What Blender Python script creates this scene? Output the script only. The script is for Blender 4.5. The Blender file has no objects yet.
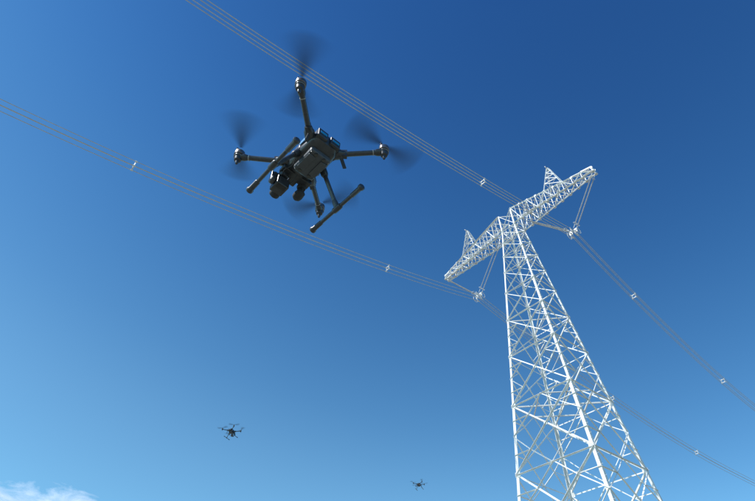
import bpy, math, random
from mathutils import Vector, Matrix
random.seed(4)
scene=bpy.context.scene
scene.view_settings.view_transform='Standard'
scene.view_settings.look='None'
scene.view_settings.exposure=0
R=math.radians
# ---------------------------------------------------------------- materials
def mat(name,c1,c2,scale=8,rough=.5,metal=0.0,bump=0.0,coat=0.0,detail=6):
    m=bpy.data.materials.new(name); m.use_nodes=True
    nt=m.node_tree; b=nt.nodes['Principled BSDF']
    tc=nt.nodes.new('ShaderNodeTexCoord'); n=nt.nodes.new('ShaderNodeTexNoise')
    n.inputs['Scale'].default_value=scale; n.inputs['Detail'].default_value=detail
    nt.links.new(tc.outputs['Object'],n.inputs['Vector'])
    r=nt.nodes.new('ShaderNodeValToRGB')
    r.color_ramp.elements[0].position=.3; r.color_ramp.elements[1].position=.7
    r.color_ramp.elements[0].color=(*c1,1); r.color_ramp.elements[1].color=(*c2,1)
    nt.links.new(n.outputs['Fac'],r.inputs['Fac']); nt.links.new(r.outputs['Color'],b.inputs['Base Color'])
    mr=nt.nodes.new('ShaderNodeMapRange'); mr.inputs['To Min'].default_value=max(.05,rough-.1); mr.inputs['To Max'].default_value=min(1,rough+.12)
    nt.links.new(n.outputs['Fac'],mr.inputs['Value']); nt.links.new(mr.outputs['Result'],b.inputs['Roughness'])
    b.inputs['Metallic'].default_value=metal
    b.inputs['Coat Weight'].default_value=coat
    if bump:
        bp=nt.nodes.new('ShaderNodeBump'); bp.inputs['Strength'].default_value=bump; bp.inputs['Distance'].default_value=.02
        nt.links.new(n.outputs['Fac'],bp.inputs['Height']); nt.links.new(bp.outputs['Normal'],b.inputs['Normal'])
    return m
M_steel=mat('galvanised_steel',(.68,.68,.67),(.86,.86,.84),1.3,.5,0.0)
M_alu=mat('aluminium_wire',(.44,.44,.45),(.54,.54,.54),3,.5,.0)
M_ins=mat('insulator_silicone',(.40,.40,.42),(.52,.51,.52),5,.45)
M_fit=mat('line_fitting',(.6,.6,.6),(.75,.75,.75),5,.4,.0)
M_black=mat('drone_shell',(.022,.025,.031),(.036,.041,.050),30,.36,coat=.2)
M_grey=mat('drone_grey_panel',(.040,.049,.064),(.058,.069,.085),25,.42,coat=.1)
M_carbon=mat('carbon_tube',(.020,.023,.029),(.038,.042,.05),60,.33,coat=.3)
M_rubber=mat('rubber',(.023,.024,.026),(.036,.037,.04),50,.8)
M_metal=mat('motor_metal',(.14,.14,.15),(.24,.24,.25),40,.35,.8)
M_blue=mat('blue_label',(.01,.20,.45),(.015,.27,.55),20,.4)
M_glass=mat('lens_glass',(.004,.004,.006),(.008,.008,.012),10,.12,coat=1)
M_silver=mat('light_trim',(.20,.21,.22),(.3,.31,.32),30,.4,.3)
M_conc=mat('concrete',(.28,.27,.25),(.40,.39,.36),4,.9,bump=.3)
# propeller in rotation: translucent swept blade
def propmat():
    m=bpy.data.materials.new('spinning_blade'); m.use_nodes=True
    nt=m.node_tree; nt.nodes.clear()
    o=nt.nodes.new('ShaderNodeOutputMaterial'); mx=nt.nodes.new('ShaderNodeMixShader')
    t=nt.nodes.new('ShaderNodeBsdfTransparent'); d=nt.nodes.new('ShaderNodeBsdfPrincipled')
    d.inputs['Base Color'].default_value=(.012,.014,.018,1); d.inputs['Roughness'].default_value=.6
    a=nt.nodes.new('ShaderNodeAttribute'); a.attribute_name='sweep'
    nt.links.new(a.outputs['Fac'],mx.inputs[0]); nt.links.new(t.outputs[0],mx.inputs[1]); nt.links.new(d.outputs[0],mx.inputs[2])
    nt.links.new(mx.outputs[0],o.inputs['Surface'])
    return m
M_prop=propmat()

def obj(name,v,f,m,parent=None,smooth=False,loc=None):
    me=bpy.data.meshes.new(name); me.from_pydata([tuple(p) for p in v],[],f); me.update()
    me.materials.append(m)
    if smooth:
        for p in me.polygons: p.use_smooth=True
        me.set_sharp_from_angle(angle=R(40))
    o=bpy.data.objects.new(name,me); scene.collection.objects.link(o)
    if parent: o.parent=parent
    if loc: o.location=loc
    return o
def bevel(o,w,s=2):
    b=o.modifiers.new('b','BEVEL'); b.width=w; b.segments=s; b.limit_method='ANGLE'; b.angle_limit=R(35); return o

class MB:
    def __init__(s): s.v=[]; s.f=[]
    def frame(s,p,q,ref):
        d=(q-p).normalized()
        if ref is None: ref=Vector((0,0,1))
        x=ref-d*ref.dot(d)
        if x.length<1e-3:
            ref=Vector((1,0,0)); x=ref-d*ref.dot(d)
            if x.length<1e-3: ref=Vector((0,1,0)); x=ref-d*ref.dot(d)
        x.normalize(); y=d.cross(x); return d,x,y
    def prof(s,p,q,pr,ref=None):
        p=Vector(p);q=Vector(q)
        if (q-p).length<1e-4: return
        d,x,y=s.frame(p,q,ref); n=len(pr); b=len(s.v)
        for e in (p,q):
            for a,c in pr: s.v.append(e+x*a+y*c)
        for i in range(n):
            j=(i+1)%n; s.f.append((b+i,b+j,b+n+j,b+n+i))
        s.f.append(tuple(b+i for i in range(n))[::-1]); s.f.append(tuple(b+n+i for i in range(n)))
    def L(s,p,q,w,t=None,ref=None):
        t=t or w*.14
        s.prof(p,q,[(0,0),(w,0),(w,t),(t,t),(t,w),(0,w)],ref)
    def box(s,p,q,w,h,ref=None):
        s.prof(p,q,[(-w/2,-h/2),(w/2,-h/2),(w/2,h/2),(-w/2,h/2)],ref)
    def cyl(s,p,q,r1,r2=None,n=16):
        r2=r1 if r2 is None else r2
        s.rev(p,q,[(0,r1),(1,r2)],n)
    def rev(s,p,q,prof,n=16):
        p=Vector(p);q=Vector(q); d,x,y=s.frame(p,q,None); b=len(s.v)
        for t,r in prof:
            for i in range(n):
                a=2*math.pi*i/n; s.v.append(p+(q-p)*t+x*(r*math.cos(a))+y*(r*math.sin(a)))
        for k in range(len(prof)-1):
            for i in range(n):
                j=(i+1)%n; s.f.append((b+k*n+i,b+k*n+j,b+(k+1)*n+j,b+(k+1)*n+i))
        s.f.append(tuple(b+i for i in range(n))[::-1]); e=b+(len(prof)-1)*n; s.f.append(tuple(e+i for i in range(n)))
    def path(s,pts,r,n=6):
        b=len(s.v); N=len(pts)
        for k,p in enumerate(pts):
            d=(pts[min(k+1,N-1)]-pts[max(k-1,0)]).normalized()
            x=Vector((0,0,1)); x=(x-d*x.dot(d)).normalized(); y=d.cross(x)
            for i in range(n):
                a=2*math.pi*i/n; s.v.append(p+x*(r*math.cos(a))+y*(r*math.sin(a)))
        for k in range(N-1):
            for i in range(n):
                j=(i+1)%n; s.f.append((b+k*n+i,b+k*n+j,b+(k+1)*n+j,b+(k+1)*n+i))
    def torus(s,c,ax,Rr,r,n=20,m=8):
        c=Vector(c);d,x,y=s.frame(c,c+Vector(ax),None); b=len(s.v)
        for i in range(n):
            a=2*math.pi*i/n; u=x*math.cos(a)+y*math.sin(a)
            for j in range(m):
                e=2*math.pi*j/m; s.v.append(c+u*(Rr+r*math.cos(e))+d*(r*math.sin(e)))
        for i in range(n):
            for j in range(m):
                s.f.append((b+i*m+j,b+((i+1)%n)*m+j,b+((i+1)%n)*m+(j+1)%m,b+i*m+(j+1)%m))
    def plate(s,c,nrm,up,w,h,t):
        c=Vector(c); nrm=Vector(nrm).normalized(); s.box(c-nrm*t/2,c+nrm*t/2,w,h,Vector(up))
    def make(s,name,m,parent=None,smooth=False): return obj(name,s.v,s.f,m,parent,smooth)

def empty(name,loc,rz=0):
    e=bpy.data.objects.new(name,None); e.location=loc; e.rotation_euler=(0,0,rz); scene.collection.objects.link(e); return e
V=Vector
# ---------------------------------------------------------------- tower
TX,TY,TZ=16.0,40.3,45.0
TH=R(39.1)
tower=empty('transmission_tower',(TX,TY,0),TH)
T=MB()
def hw(z): return (10.3-.1855*z)/2 if z<=TZ else .975
def corner(i,z):
    sx=[-1,1,1,-1][i]; sy=[-1,-1,1,1][i]; h=hw(z); return V((sx*h,sy*h,z))
lv=[0.4,10.5,17.2,23,28,32.2,35.7,38.6,41,43.1,45,47.8]
def lerp(a,b,t): return a+(b-a)*t
# legs
for i in range(4):
    for k in range(len(lv)-1):
        a=corner(i,lv[k]); b=corner(i,lv[k+1])
        w=.26 if lv[k]<23 else (.21 if lv[k]<35 else .16)
        T.L(a,b,w,w*.13,ref=V((-a.x,0,0)) if i in (0,2) else V((0,-a.y,0)))
# faces
for fi in range(4):
    i,j=fi,(fi+1)%4
    for k in range(len(lv)-1):
        z0,z1=lv[k],lv[k+1]
        a,b,c,d=corner(i,z0),corner(j,z0),corner(i,z1),corner(j,z1)
        nrm=V(((a.x+b.x)/2,(a.y+b.y)/2,0)).normalized()
        w=max(.07,.125*(hw(z0)/4.2)**.5)
        s=w*.62
        if k>0: T.L(a,b,w*.85,ref=nrm)
        if k==0:
            m=(c+d)/2
            T.L(a,m,w*1.15,ref=nrm); T.L(b,m,w*1.15,ref=nrm)
            for t in (.25,.5,.75):
                T.L(lerp(a,c,t),lerp(a,m,t),s,ref=nrm); T.L(lerp(b,d,t),lerp(b,m,t),s,ref=nrm)
                T.L(lerp(a,c,t),lerp(a,m,min(1,t+.25)),s,ref=nrm); T.L(lerp(b,d,t),lerp(b,m,min(1,t+.25)),s,ref=nrm)
        elif k<=4:
            # X brace, redundant struts
            T.L(a,d,w,ref=nrm); T.L(b-nrm*.05,c-nrm*.05,w,ref=nrm)
            wa=(b-a).length; wc=(d-c).length; t=wa/(wa+wc); x=lerp(a,d,t)
            le=lerp(a,c,t); re=lerp(b,d,t)
            q1=lerp(a,x,.5); q2=lerp(b,x,.5); q3=lerp(c,x,.5); q4=lerp(d,x,.5)
            T.L(le,q1,s,ref=nrm); T.L(le,q3,s,ref=nrm); T.L(re,q2,s,ref=nrm); T.L(re,q4,s,ref=nrm)
            T.L(lerp(a,c,t*.5),q1,s,ref=nrm); T.L(lerp(b,d,t*.5),q2,s,ref=nrm)
            T.L(lerp(a,c,(1+t)/2),q3,s,ref=nrm); T.L(lerp(b,d,(1+t)/2),q4,s,ref=nrm)
            if k<=2:
                T.L(q1,(a+b)/2,s,ref=nrm); T.L(q2,(a+b)/2,s,ref=nrm)
                T.L(q3,(c+d)/2,s,ref=nrm); T.L(q4,(c+d)/2,s,ref=nrm)
            T.plate(x+nrm*.03,nrm,V((0,0,1)),.3,.3,.02)
        else:
            T.L(a,d,w,ref=nrm); T.L(b-nrm*.05,c-nrm*.05,w,ref=nrm)
        if k>0:
            g=.42*(hw(z0)/4)**.6
            T.plate(a+(b-a).normalized()*g*.45+nrm*.015,nrm,V((0,0,1)),g,g*1.2,.016)
            T.plate(b+(a-b).normalized()*g*.45+nrm*.015,nrm,V((0,0,1)),g,g*1.2,.016)
# diaphragms
for z in (10.5,23,32.2,41,45,47.8):
    c=[corner(i,z) for i in range(4)]; w=.08 if z>30 else .1
    T.L(c[0],c[2],w); T.L(c[1],c[3]+V((0,0,-.05)),w)
    if z<30:
        m=[(c[i]+c[(i+1)%4])/2 for i in range(4)]
        for i in range(4): T.L(m[i],m[(i+1)%4],w)
# step bolts on one leg
for n in range(110):
    z=3+n*.4
    if z<45:
        p=corner(0,z); T.cyl(p,p+V((-.17,0.0,0)) if n%2 else p+V((0,-.17,0)),.010,n=5)
# crossarm
HL=11.0
def ah(s): # half width in X
    return lerp(.975,.30,max(0,(abs(s)-.975))/(HL-.975))
def top(s): 
    return TZ+lerp(2.8,.75,max(0,(abs(s)-.975)/(HL-.975))**1.0)
for sg in (-1,1):
    S=[.975,2.1,3.2,4.3,5.4,6.5,7.6,8.7,9.8,11.0]
    P=[]
    for s in S:
        h=ah(s); P.append((V((-h,sg*s,TZ)),V((h,sg*s,TZ)),V((h,sg*s,top(s))),V((-h,sg*s,top(s)))))
    for k in range(len(S)-1):
        A,B=P[k],P[k+1]
        cen=lambda q:V((-q.x,0,TZ+1-q.z))
        for c in range(4):
            T.L(A[c],B[c],.16,ref=cen(A[c]))
        for c in range(4):
            d=(c+1)%4
            n=[V((0,0,-1)),V((1,0,0)),V((0,0,1)),V((-1,0,0))][c]
            if c in (0,2):
                T.L(A[c],B[d],.075,ref=n); T.L(A[d]-n*.04,B[c]-n*.04,.075,ref=n)
            elif (k%2==0): T.L(A[c],B[d],.085,ref=n)
            else: T.L(A[d],B[c],.085,ref=n)
            T.L(B[c],B[d],.08,ref=n)
            if c in (1,3) and k<6:
                m1=(A[c]+B[c])/2; m2=(A[d]+B[d])/2; mm=(m1+m2)/2
                T.L(m1,mm,.05,ref=n); T.L(m2,mm,.05,ref=n)
        T.L(B[0],B[2],.06)
        for c in (0,1):
            T.plate(B[c]+V((0,0,-.01)),V((0,0,1)),V((1,0,0)),.28,.28,.014)
            sx=-1 if c==0 else 1
            T.plate(B[c]+V((sx*.012,0,.08)),V((1,0,0)),V((0,0,1)),.26,.26,.014)
            T.plate(B[3-c]+V((sx*.012,0,-.08)),V((1,0,0)),V((0,0,1)),.24,.24,.014)
    # tip end + hanging plates
    T.plate(V((0,sg*11.05,TZ+.35)),V((0,1,0)),V((0,0,1)),.8,.62,.02)
    # shield wire peak
    s0,s1=5.4,7.6; pk=V((0,sg*6.5,TZ+5.5))
    b=[V((-ah(s0),sg*s0,top(s0))),V((ah(s0),sg*s0,top(s0))),V((ah(s1),sg*s1,top(s1))),V((-ah(s1),sg*s1,top(s1)))]
    tp=[pk+V((x*.12,y*.12,0)) for x,y in ((-1,-sg),(1,-sg),(1,sg),(-1,sg))]
    prev=b
    for lvq in (.3,.56,.8,1):
        cur=[lerp(b[c],tp[c],lvq) for c in range(4)]
        for c in range(4):
            d=(c+1)%4
            T.L(prev[c],cur[c],.10,ref=pk-cur[c]+V((.01,.02,0)))
            T.L(prev[c],cur[d],.055); T.L(cur[c],cur[d],.055)
        prev=cur
    T.plate(pk,V((0,0,1)),V((1,0,0)),.3,.3,.03)
    T.box(pk+V((-.5,0,.03)),pk+V((.5,0,.03)),.08,.08)
lat=T.make('lattice_frame',M_steel,tower)
# foundations
Fm=MB()
for i in range(4):
    c=corner(i,0); Fm.box(V((c.x,c.y,-.5)),V((c.x,c.y,.42)),1.1,1.1,V((1,0,0)))
bevel(Fm.make('foundations',M_conc,tower),.04)
# V insulators
I=MB(); F2=MB()
DROP=5.6; SP=6.55
def string(p,q):
    d=(q-p).normalized(); Ln=(q-p).length
    a=p+d*.45; b=q-d*.45; n=int((b-a).length/.11)
    prof=[]
    for k in range(n):
        t=k/n; dt=1/n; r=.085 if k%2 else .065
        prof+= [(t,.028),(t+dt*.35,.028),(t+dt*.55,r),(t+dt*.62,r),(t+dt*.8,.028)]
    I.rev(a,b,prof,10)
    F2.cyl(p,a,.03,n=8); F2.cyl(b,q,.03,n=8)
    F2.torus(b-d*.12,d,.2,.022); F2.torus(a+d*.12,d,.15,.018)
for sg in (-1,1):
    yk=V((0,sg*SP,TZ-DROP+.35))
    for dx in (-.22,.22):
        o=V((dx,sg*10.9,TZ-.02)); i_=V((dx,sg*2.2,TZ-.02))
        string(o,yk+V((dx,sg*.25,0))); string(i_,yk+V((dx,-sg*.25,0)))
    F2.plate(yk+V((0,0,-.1)),V((0,1,0)),V((0,0,1)),.5,.9,.03)
    F2.box(yk+V((-.45,0,-.02)),yk+V((.45,0,-.02)),.12,.05)
    for y in (-.3,.3):
        F2.plate(yk+V((0,y,-.2)),V((1,0,0)),V((0,0,1)),.5,.34,.03)
        for z in (-.1,-.6):
            F2.box(V((0,sg*SP+y,TZ-DROP+z+.3)),V((0,sg*SP+y,TZ-DROP+z+.05)),.05,.05)
    for z in (0,-.5): # suspension clamps
        for y in (-.25,.25):
            F2.rev(V((-.28,sg*SP+y,TZ-DROP+z)),V((.28,sg*SP+y,TZ-DROP+z)),[(0,.03),(.3,.07),(.7,.07),(1,.03)],10)
    for y in (-.55,.55): F2.torus(V((0,sg*SP+y,TZ-DROP-.1)),V((0,1,0)),.36,.03,24,8)
I.make('insulator_strings',M_ins,tower,True)
F2.make('line_fittings',M_fit,tower,True)
# ---------------------------------------------------------------- conductors
c,s_=math.cos(TH),math.sin(TH)
def tw(x,y,z): return V((TX+x*c-y*s_,TY+x*s_+y*c,z))
def wire(name,y0,nm,nk,faz,fm,fk,nsp,fsp):
    base=tw(0,y0,TZ-DROP-.25)
    dn=V((-c,-s_,0)); df=V((math.sin(R(faz)),math.cos(R(faz)),0))
    def pos(t,near):
        m,k=(nm,nk) if near else (fm,fk)
        tm=m/(2*k); tt=min(t,tm) if not near else t
        return base+(dn if near else df)*t-V((0,0,m*tt-k*tt*tt))
    W=MB(); lat_=V((-s_,c,0)); offs=[(-.25,.25),(.25,.25),(.25,-.25),(-.25,-.25)]
    for oy,oz in offs:
        pts=[pos(t,True)+lat_*oy+V((0,0,oz)) for t in [126*(1-k/84) for k in range(84)]]
        pts+=[base+lat_*oy+V((0,0,oz))]
        pts+=[pos(t,False)+lat_*oy+V((0,0,oz)) for t in [220*((k+1)/100)**1.4 for k in range(100)]]
        W.path(pts,.026,6)
    root=empty(name,(0,0,0)); W.make('conductor_bundle',M_alu,root,True)
    Q=MB()
    for near,L_ in ((True,nsp),(False,fsp)):
        for t in L_:
            p=pos(t,near); d=(pos(t+.1,near)-p).normalized()
            cs=[p+lat_*oy+V((0,0,oz)) for oy,oz in offs]
            for k in range(4):
                a,b=cs[k],cs[(k+1)%4]
                Q.box(lerp(a,p,.28),lerp(b,p,.28),.07,.06)
                Q.box(lerp(a,p,.3),a,.06,.06)
                Q.rev(a-d*.10,a+d*.10,[(0,.035),(.3,.06),(.7,.06),(1,.035)],8)
    Q.make('spacers',M_fit,root)
wire('power_line',-SP,.252,.0021,48.3,.29,.0040,[14.4,42.5,66,90],[10.2,30,54,80,110])
wire('power_line',SP,.280,.0022,51.8,.25,.0023,[14,38,62,88],[24,44,70,100])
# ---------------------------------------------------------------- drone
def sup(cx,cz,y,a,b,n=28,e=3.6):
    o=[]
    for i in range(n):
        t=2*math.pi*i/n; cc,ss=math.cos(t),math.sin(t)
        o.append(V((cx+a*math.copysign(abs(cc)**(2/e),cc),y,cz+b*math.copysign(abs(ss)**(2/e),ss))))
    return o
def loft(mb,secs):
    b=len(mb.v); n=len(secs[0])
    for s in secs: mb.v+=s
    for k in range(len(secs)-1):
        for i in range(n):
            j=(i+1)%n; mb.f.append((b+k*n+i,b+k*n+j,b+(k+1)*n+j,b+(k+1)*n+i))
    mb.f.append(tuple(b+i for i in range(n))[::-1]); e=b+(len(secs)-1)*n; mb.f.append(tuple(e+i for i in range(n)))
def bentprop(mb_v,mb_f,al,cx,cy,cz,ang,Rr=.29,span=R(88),peak=.66,low=.025):
    na,nr=96,8; b=len(mb_v)
    for i in range(na):
        th=2*math.pi*i/na
        dd=min(abs((th-ang+math.pi)%(2*math.pi)-math.pi),abs((th-ang-math.pi+math.pi)%(2*math.pi)-math.pi))
        w=max(0,1-dd/(span/2)); w=w*w*(3-2*w)
        for k in range(nr+1):
            r=.02+(Rr-.02)*k/nr
            mb_v.append(V((cx+r*math.cos(th),cy+r*math.sin(th),cz+.03*(k/nr)**2)))
            f=k/nr
            rad=(1-.75*f**1.5)*(1 if k<nr else 0)
            al.append(low*(1-f)+peak*w*rad)
    for i in range(na):
        j=(i+1)%na
        for k in range(nr):
            mb_f.append((b+i*(nr+1)+k,b+j*(nr+1)+k,b+j*(nr+1)+k+1,b+i*(nr+1)+k+1))
def build_drone(name,loc,rz,angs,tilt=(0,0)):
    root=empty(name,loc,rz); root.rotation_euler=(tilt[0],tilt[1],rz)
    A=.336
    # hull
    B=MB()
    loft(B,[sup(0,-.045,-.185,.045,.028),sup(0,-.05,-.178,.075,.048),sup(0,-.055,-.14,.10,.066),sup(0,-.058,-.05,.108,.075),
            sup(0,-.058,.05,.106,.073),sup(0,-.052,.13,.092,.060),sup(0,-.045,.175,.070,.042),sup(0,-.043,.195,.045,.026)])
    B.make('hull',M_black,root,True)
    B=MB()
    # belly pack, payload rail, battery doors
    loft(B,[sup(0,-.142,-.13,.065,.018,e=6),sup(0,-.145,-.12,.075,.024,e=6),sup(0,-.145,.06,.075,.024,e=6),sup(0,-.142,.075,.06,.016,e=6)])
    B.box(V((-.045,-.10,-.172)),V((-.045,.03,-.172)),.05,.012,V((1,0,0)))
    B.box(V((.045,-.10,-.172)),V((.045,.03,-.172)),.05,.012,V((1,0,0)))
    for y in (-.11,-.03,.05): B.box(V((-.112,y,-.06)),V((.112,y,-.06)),.02,.055,V((0,1,0)))
    bevel(B.make('belly_modules',M_grey,root),.005,2)
    # rear batteries
    B=MB()
    B.box(V((-.048,-.20,-.05)),V((-.048,-.12,-.05)),.075,.075,V((1,0,0)))
    B.box(V((.048,-.20,-.05)),V((.048,-.12,-.05)),.075,.075,V((1,0,0)))
    # top gps mast box
    B.box(V((0,-.03,.02)),V((0,-.03,.045)),.10,.14,V((1,0,0)))
    # gimbal mount beam
    B.box(V((-.11,.15,-.105)),V((.11,.15,-.105)),.06,.03,V((0,1,0)))
    B.box(V((0,.10,-.09)),V((0,.22,-.10)),.06,.05,V((1,0,0)))
    bevel(B.make('shell_modules',M_black,root),.006,2)
    # arms
    C=MB(); K=MB(); Mo=MB(); Sv=MB()
    for sx in (-1,1):
        for sy in (-1,1):
            p0=V((sx*.085,sy*.115,-.055)); p1=V((sx*A,sy*A,-.012)); d=(p1-p0).normalized()
            C.cyl(p0,p1,.0185,.0165,18)
            K.rev(p0-d*.01,p0+d*.085,[(0,.03),(.1,.036),(.7,.034),(.8,.028),(1,.024)],16)   # hinge sleeve
            K.box(p0+d*.075+V((0,0,-.03)),p0+d*.075+V((0,0,.03)),.045,.03,d)
            K.rev(p1-d*.06,p1+d*.02,[(0,.019),(.2,.024),(.8,.025),(1,.018)],16)
            K.rev(p1+V((0,0,-.045)),p1+V((0,0,.01)),[(0,.012),(.12,.022),(.7,.028),(1,.029)],20)
            Mo.rev(p1+V((0,0,.012)),p1+V((0,0,.055)),[(0,.028),(.08,.034),(.75,.034),(.9,.028),(1,.018)],24)
            Mo.cyl(p1+V((0,0,.055)),p1+V((0,0,.075)),.012,.010,12)
            Mo.torus(p1+V((0,0,-.006)),V((0,0,1)),.029,.003,24,6)
            Sv.cyl(p1-d*.075,p1-d*.068,.0195,n=16)
            K.box(p1+V((-.03,0,.068)),p1+V((.03,0,.068)),.02,.008)
            # arm led foot
            K.rev(p1+V((0,0,-.075)),p1+V((0,0,-.04)),[(0,.007),(.3,.011),(1,.012)],12)
    # landing gear
    for sx in (-1,1):
        a=V((sx*.095,-.01,-.09)); b=V((sx*.239,-.01,-.37))
        C.cyl(a,b,.0145,.0135,16)
        K.rev(a-(b-a).normalized()*.02,a+(b-a)*.2,[(0,.02),(.2,.026),(.8,.024),(1,.018)],14)
        K.rev(V((sx*.239,-.045,-.37)),V((sx*.239,.025,-.37)),[(0,.016),(.15,.020),(.85,.020),(1,.016)],14)
        K.rev(b-(b-a).normalized()*.06,b,[(0,.016),(.3,.019),(1,.019)],14)
        C.cyl(V((sx*.239,-.235,-.37)),V((sx*.239,.235,-.37)),.0125,n=16)
        for e in (-1,1):
            K.rev(V((sx*.239,e*.145,-.37)),V((sx*.239,e*.248,-.37)),[(0,.013),(.05,.016),(.75,.017),(.82,.022),(.95,.022),(1,.016)],14)
    C.make('arms_and_gear_tubes',M_carbon,root,True)
    k=K.make('joints_and_pods',M_black,root,True)
    Mo.make('motors',M_metal,root,True); Sv.make('arm_rings',M_silver,root,True)
    # gimbal camera
    G=MB(); g=V((-.07,.205,-.205))
    G.rev(V((g.x,.185,-.11)),V((g.x,.185,-.145)),[(0,.034),(.3,.036),(1,.03)],18)
    G.box(g+V((0,-.02,.065)),g+V((0,.01,.065)),.055,.03,V((1,0,0)))
    G.box(g+V((-.062,-.01,.065)),g+V((.01,-.01,.065)),.026,.022)
    G.box(g+V((-.062,-.01,.07)),g+V((-.062,-.01,-.02)),.035,.02)
    G.rev(g+V((-.078,-.005,0)),g+V((-.046,-.005,0)),[(0,.02),(.2,.028),(.8,.028),(1,.022)],16)
    G.box(g+V((0,-.045,0)),g+V((0,.045,0)),.088,.075,V((1,0,0)))
    bevel(G.make('gimbal_camera',M_black,root),.006,2)
    G=MB()
    G.rev(g+V((.012,.04,0)),g+V((.012,.088,-.012)),[(0,.03),(.2,.034),(.85,.034),(1,.03)],24)
    G.cyl(g+V((-.030,.04,.012)),g+V((-.030,.055,.012)),.011,n=16)
    G.box(g+V((-.03,-.02,-.0385)),g+V((.03,-.02,-.0385)),.03,.004,V((0,1,0)))
    # second payload : thermal/fpv ball
    h=V((.075,.2,-.175))
    G.rev(V((h.x,.185,-.11)),V((h.x,.185,-.14)),[(0,.03),(.3,.032),(1,.026)],18)
    G.rev(h+V((0,-.035,0)),h+V((0,.04,-.008)),[(0,.015),(.15,.030),(.6,.034),(.9,.03),(1,.022)],18)
    G.torus(h+V((0,0,.015)),V((1,0,0)),.036,.006,18,6)
    G.make('camera_barrels',M_rubber,root,True)
    G=MB()
    G.rev(g+V((.012,.086,-.0115)),g+V((.012,.092,-.0125)),[(0,.027),(.6,.025),(1,.015)],24)
    G.cyl(h+V((0,.039,-.008)),h+V((0,.043,-.008)),.018,n=16)
    for x,y in ((-.035,.045),(.035,.045),(-.03,-.115),(.03,-.115)): G.cyl(V((x,y,-.162)),V((x,y,-.174)),.012,n=14)
    G.make('lenses',M_glass,root,True)
    # labels
    G=MB()
    G.plate(V((.1135,-.07,-.05)),V((1,0,0)),V((0,0,1)),.03,.06,.003)
    G.plate(V((-.1135,-.07,-.05)),V((1,0,0)),V((0,0,1)),.03,.06,.003)
    G.plate(V((.048,-.2018,-.05)),V((0,1,0)),V((1,0,0)),.05,.022,.003)
    G.plate(V((-.048,-.2018,-.05)),V((0,1,0)),V((1,0,0)),.05,.022,.003)
    G.plate(V((.047,-.155,-.0885)),V((0,0,1)),V((1,0,0)),.05,.03,.003)
    G.plate(V((-.047,-.155,-.0885)),V((0,0,1)),V((1,0,0)),.05,.02,.003)
    G.make('blue_labels',M_blue,root)
    G=MB()
    for x in (-.06,.06):
        for k in range(5): G.box(V((x-.012,-.09+k*.012,-.1705)),V((x+.012,-.09+k*.012,-.1705)),.004,.003)
    for x,y in ((-.066,-.115),(.066,-.115),(-.066,.055),(.066,.055)): G.cyl(V((x,y,-.166)),V((x,y,-.171)),.004,n=8)
    G.make('screws_and_vents',M_silver,root)
    # antennas
    G=MB()
    for sx in (-1,1):
        G.box(V((sx*.13,-.16,-.10)),V((sx*.15,-.175,-.20)),.022,.008)
    # cables
    pts=[V((-.02+.0*k,.10+.012*k,-.15-.03*math.sin(k/8*math.pi))) for k in range(9)]
    G.path(pts,.004,6)
    pts=[V((-.095+.01*math.sin(k),.02+.02*k,-.13-.03*math.sin(k/8*math.pi))) for k in range(9)]
    G.path(pts,.0035,6)
    bevel(G.make('antennas_and_cables',M_rubber,root),.002,1)
    # propellers
    pv,pf,al=[],[],[]
    q=0
    for sx in (-1,1):
        for sy in (-1,1):
            bentprop(pv,pf,al,sx*A,sy*A,.068,angs[q]); q+=1
    po=obj('propellers',pv,pf,M_prop,root,True)
    at=po.data.attributes.new('sweep','FLOAT','POINT')
    for i,a in enumerate(al): at.data[i].value=a
    return root
# order of angs: (-,-) (-,+) (+,-) (+,+)  local angles
DR=R(42.8)
build_drone('camera_drone',(-.433,1.875,4.37),DR,[R(60),R(60),R(-5),R(120)])
build_drone('camera_drone',(-7.55,25.0,13.45),R(-20),[R(10),R(170),R(35),R(150)],(R(2),R(-5)))
build_drone('camera_drone',(3.12,39.3,16.0),R(160),[R(30),R(100),R(0),R(60)],(R(-2),R(3)))
# ---------------------------------------------------------------- ground
gm=bpy.data.materials.new('dry_grassland'); gm.use_nodes=True
nt=gm.node_tree; b=nt.nodes['Principled BSDF']; b.inputs['Roughness'].default_value=.95
tc=nt.nodes.new('ShaderNodeTexCoord')
n1=nt.nodes.new('ShaderNodeTexNoise'); n1.inputs['Scale'].default_value=.05; n1.inputs['Detail'].default_value=12
n2=nt.nodes.new('ShaderNodeTexNoise'); n2.inputs['Scale'].default_value=6; n2.inputs['Detail'].default_value=8
r1=nt.nodes.new('ShaderNodeValToRGB'); r1.color_ramp.elements[0].position=.35; r1.color_ramp.elements[1].position=.65
r1.color_ramp.elements[0].color=(.20,.21,.14,1); r1.color_ramp.elements[1].color=(.36,.33,.26,1)
mx=nt.nodes.new('ShaderNodeMix'); mx.data_type='RGBA'; mx.blend_type='MULTIPLY'; mx.inputs[0].default_value=.5
for n in (n1,n2): nt.links.new(tc.outputs['Object'],n.inputs['Vector'])
nt.links.new(n1.outputs['Fac'],r1.inputs['Fac']); nt.links.new(r1.outputs['Color'],mx.inputs[6]); nt.links.new(n2.outputs['Fac'],mx.inputs[7])
nt.links.new(mx.outputs[2],b.inputs['Base Color'])
bp=nt.nodes.new('ShaderNodeBump'); bp.inputs['Strength'].default_value=.6; bp.inputs['Distance'].default_value=.1
nt.links.new(n2.outputs['Fac'],bp.inputs['Height']); nt.links.new(bp.outputs['Normal'],b.inputs['Normal'])
gv=[];gf=[];N=60
def gc(i): 
    t=(i/N)*2-1; return math.copysign(abs(t)**3,t)*9000
for i in range(N+1):
    for j in range(N+1):
        x,y=gc(i),gc(j); r=math.hypot(x,y)
        gv.append((x,y,min(1,max(0,(r-80)/400))*2.5*math.sin(x*.004)*math.cos(y*.005)))
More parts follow.
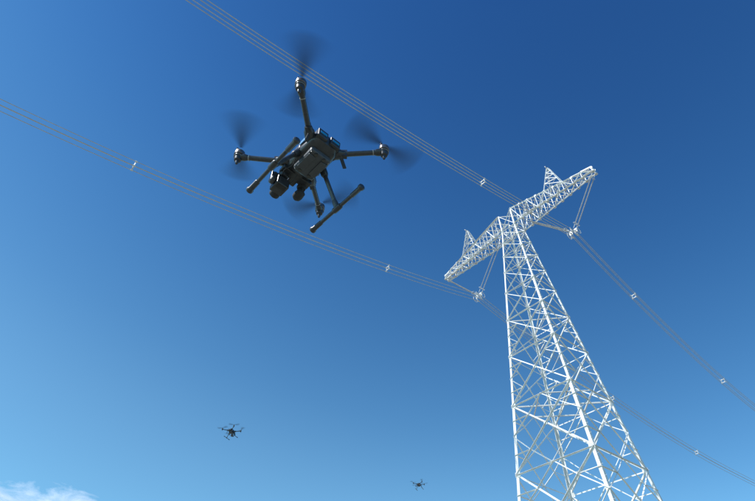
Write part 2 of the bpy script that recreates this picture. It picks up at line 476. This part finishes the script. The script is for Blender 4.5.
for i in range(N):
    for j in range(N):
        a=i*(N+1)+j; gf.append((a,a+N+1,a+N+2,a+1))
obj('ground',gv,gf,gm,None,True)
# ---------------------------------------------------------------- clouds
cm=bpy.data.materials.new('cloud_vapour'); cm.use_nodes=True
nt=cm.node_tree; nt.nodes.clear()
o=nt.nodes.new('ShaderNodeOutputMaterial'); mx=nt.nodes.new('ShaderNodeMixShader'); t=nt.nodes.new('ShaderNodeBsdfTransparent')
d=nt.nodes.new('ShaderNodeBsdfTranslucent'); d.inputs['Color'].default_value=(.8,.8,.8,1)
tc=nt.nodes.new('ShaderNodeTexCoord'); mp=nt.nodes.new('ShaderNodeMapping'); mp.inputs['Scale'].default_value=(.0034,.0022,.001)
n=nt.nodes.new('ShaderNodeTexNoise'); n.inputs['Scale'].default_value=1; n.inputs['Detail'].default_value=10; n.inputs['Roughness'].default_value=.62
n.inputs['Distortion'].default_value=.5
at=nt.nodes.new('ShaderNodeAttribute'); at.attribute_name='cloud_cover'
ad=nt.nodes.new('ShaderNodeMath'); ad.operation='ADD'
mr=nt.nodes.new('ShaderNodeMapRange'); mr.inputs['From Min'].default_value=.84; mr.inputs['From Max'].default_value=1.3; mr.inputs['To Max'].default_value=.75
nt.links.new(tc.outputs['Object'],mp.inputs['Vector']); nt.links.new(mp.outputs[0],n.inputs['Vector'])
nt.links.new(n.outputs['Fac'],ad.inputs[0]); nt.links.new(at.outputs['Fac'],ad.inputs[1]); nt.links.new(ad.outputs[0],mr.inputs['Value'])
nt.links.new(mr.outputs[0],mx.inputs[0]); nt.links.new(t.outputs[0],mx.inputs[1]); nt.links.new(d.outputs[0],mx.inputs[2]); nt.links.new(mx.outputs[0],o.inputs['Surface'])
cv=[];cf=[];cd=[];n1,n2=50,24
for i in range(n1+1):
    for j in range(n2+1):
        u=i/n1*2-1; w=j/n2*2-1
        cv.append((u*1300,w*1400,40*math.sin(u*7)*math.cos(w*5)))
        cd.append(max(0,1-math.hypot(u,w))**.5*.9)
for i in range(n1):
    for j in range(n2):
        a=i*(n2+1)+j; cf.append((a,a+n2+1,a+n2+2,a+1))
cl=obj('cloud',cv,cf,cm,None,True,loc=(-3650,5860,1750))
at=cl.data.attributes.new('cloud_cover','FLOAT','POINT')
for i,a in enumerate(cd): at.data[i].value=a
# ---------------------------------------------------------------- light
sd=V((-1.0,-.45,1.40)).normalized()
el=math.asin(sd.z); az=math.atan2(sd.x,sd.y)
w=bpy.data.worlds.new('World'); scene.world=w; w.use_nodes=True
nt=w.node_tree; bg=nt.nodes['Background']; bg.inputs['Strength'].default_value=.15
sk=nt.nodes.new('ShaderNodeTexSky'); sk.sky_type='NISHITA'; sk.sun_disc=False
sk.sun_elevation=el; sk.sun_rotation=az; sk.altitude=800; sk.air_density=1.0; sk.dust_density=.3; sk.ozone_density=2.5
# clear-air colour by world direction: deep blue high and away from the sun, paler towards the horizon and the sun side
tc=nt.nodes.new('ShaderNodeTexCoord')
dp=nt.nodes.new('ShaderNodeVectorMath'); dp.operation='DOT_PRODUCT'; dp.inputs[1].default_value=(.22,0,1)
nt.links.new(tc.outputs['Generated'],dp.inputs[0])
rp=nt.nodes.new('ShaderNodeValToRGB'); cr=rp.color_ramp
st=[(.02,(.95,1.45,1.30)),(.14,(.78,1.22,1.20)),(.30,(.78,1.20,1.20)),(.45,(.56,1.02,1.14)),(.66,(.36,.81,1.07)),(.80,(.27,.68,1.0)),(.97,(.18,.50,.86))]
h=lambda q:(q[0]/2,q[1]/2,q[2]/2,1)
cr.elements[0].position=st[0][0]; cr.elements[0].color=h(st[0][1])
cr.elements[1].position=st[-1][0]; cr.elements[1].color=h(st[-1][1])
for p,cc in st[1:-1]:
    e=cr.elements.new(p); e.color=h(cc)
cr.interpolation='B_SPLINE'
nt.links.new(dp.outputs['Value'],rp.inputs['Fac'])
m1=nt.nodes.new('ShaderNodeVectorMath'); m1.operation='MULTIPLY'
m2=nt.nodes.new('ShaderNodeVectorMath'); m2.operation='SCALE'; m2.inputs['Scale'].default_value=2.0
nt.links.new(sk.outputs[0],m1.inputs[0]); nt.links.new(rp.outputs['Color'],m1.inputs[1])
nt.links.new(m1.outputs[0],m2.inputs[0]); nt.links.new(m2.outputs[0],bg.inputs['Color'])
sl=bpy.data.lights.new('sun','SUN'); sl.energy=5.0; sl.angle=R(.5); sl.color=(1,.97,.93)
so=bpy.data.objects.new('sun',sl); scene.collection.objects.link(so)
so.rotation_euler=(-sd).to_track_quat('-Z','Y').to_euler()
so.location=(0,0,60)
# ---------------------------------------------------------------- camera
cd_=bpy.data.cameras.new('camera'); cd_.lens=24; cd_.sensor_width=36; cd_.clip_end=30000; cd_.clip_start=.05
co=bpy.data.objects.new('camera',cd_); scene.collection.objects.link(co)
co.location=(0,0,1.6); co.rotation_euler=(R(135),0,0)
scene.camera=co
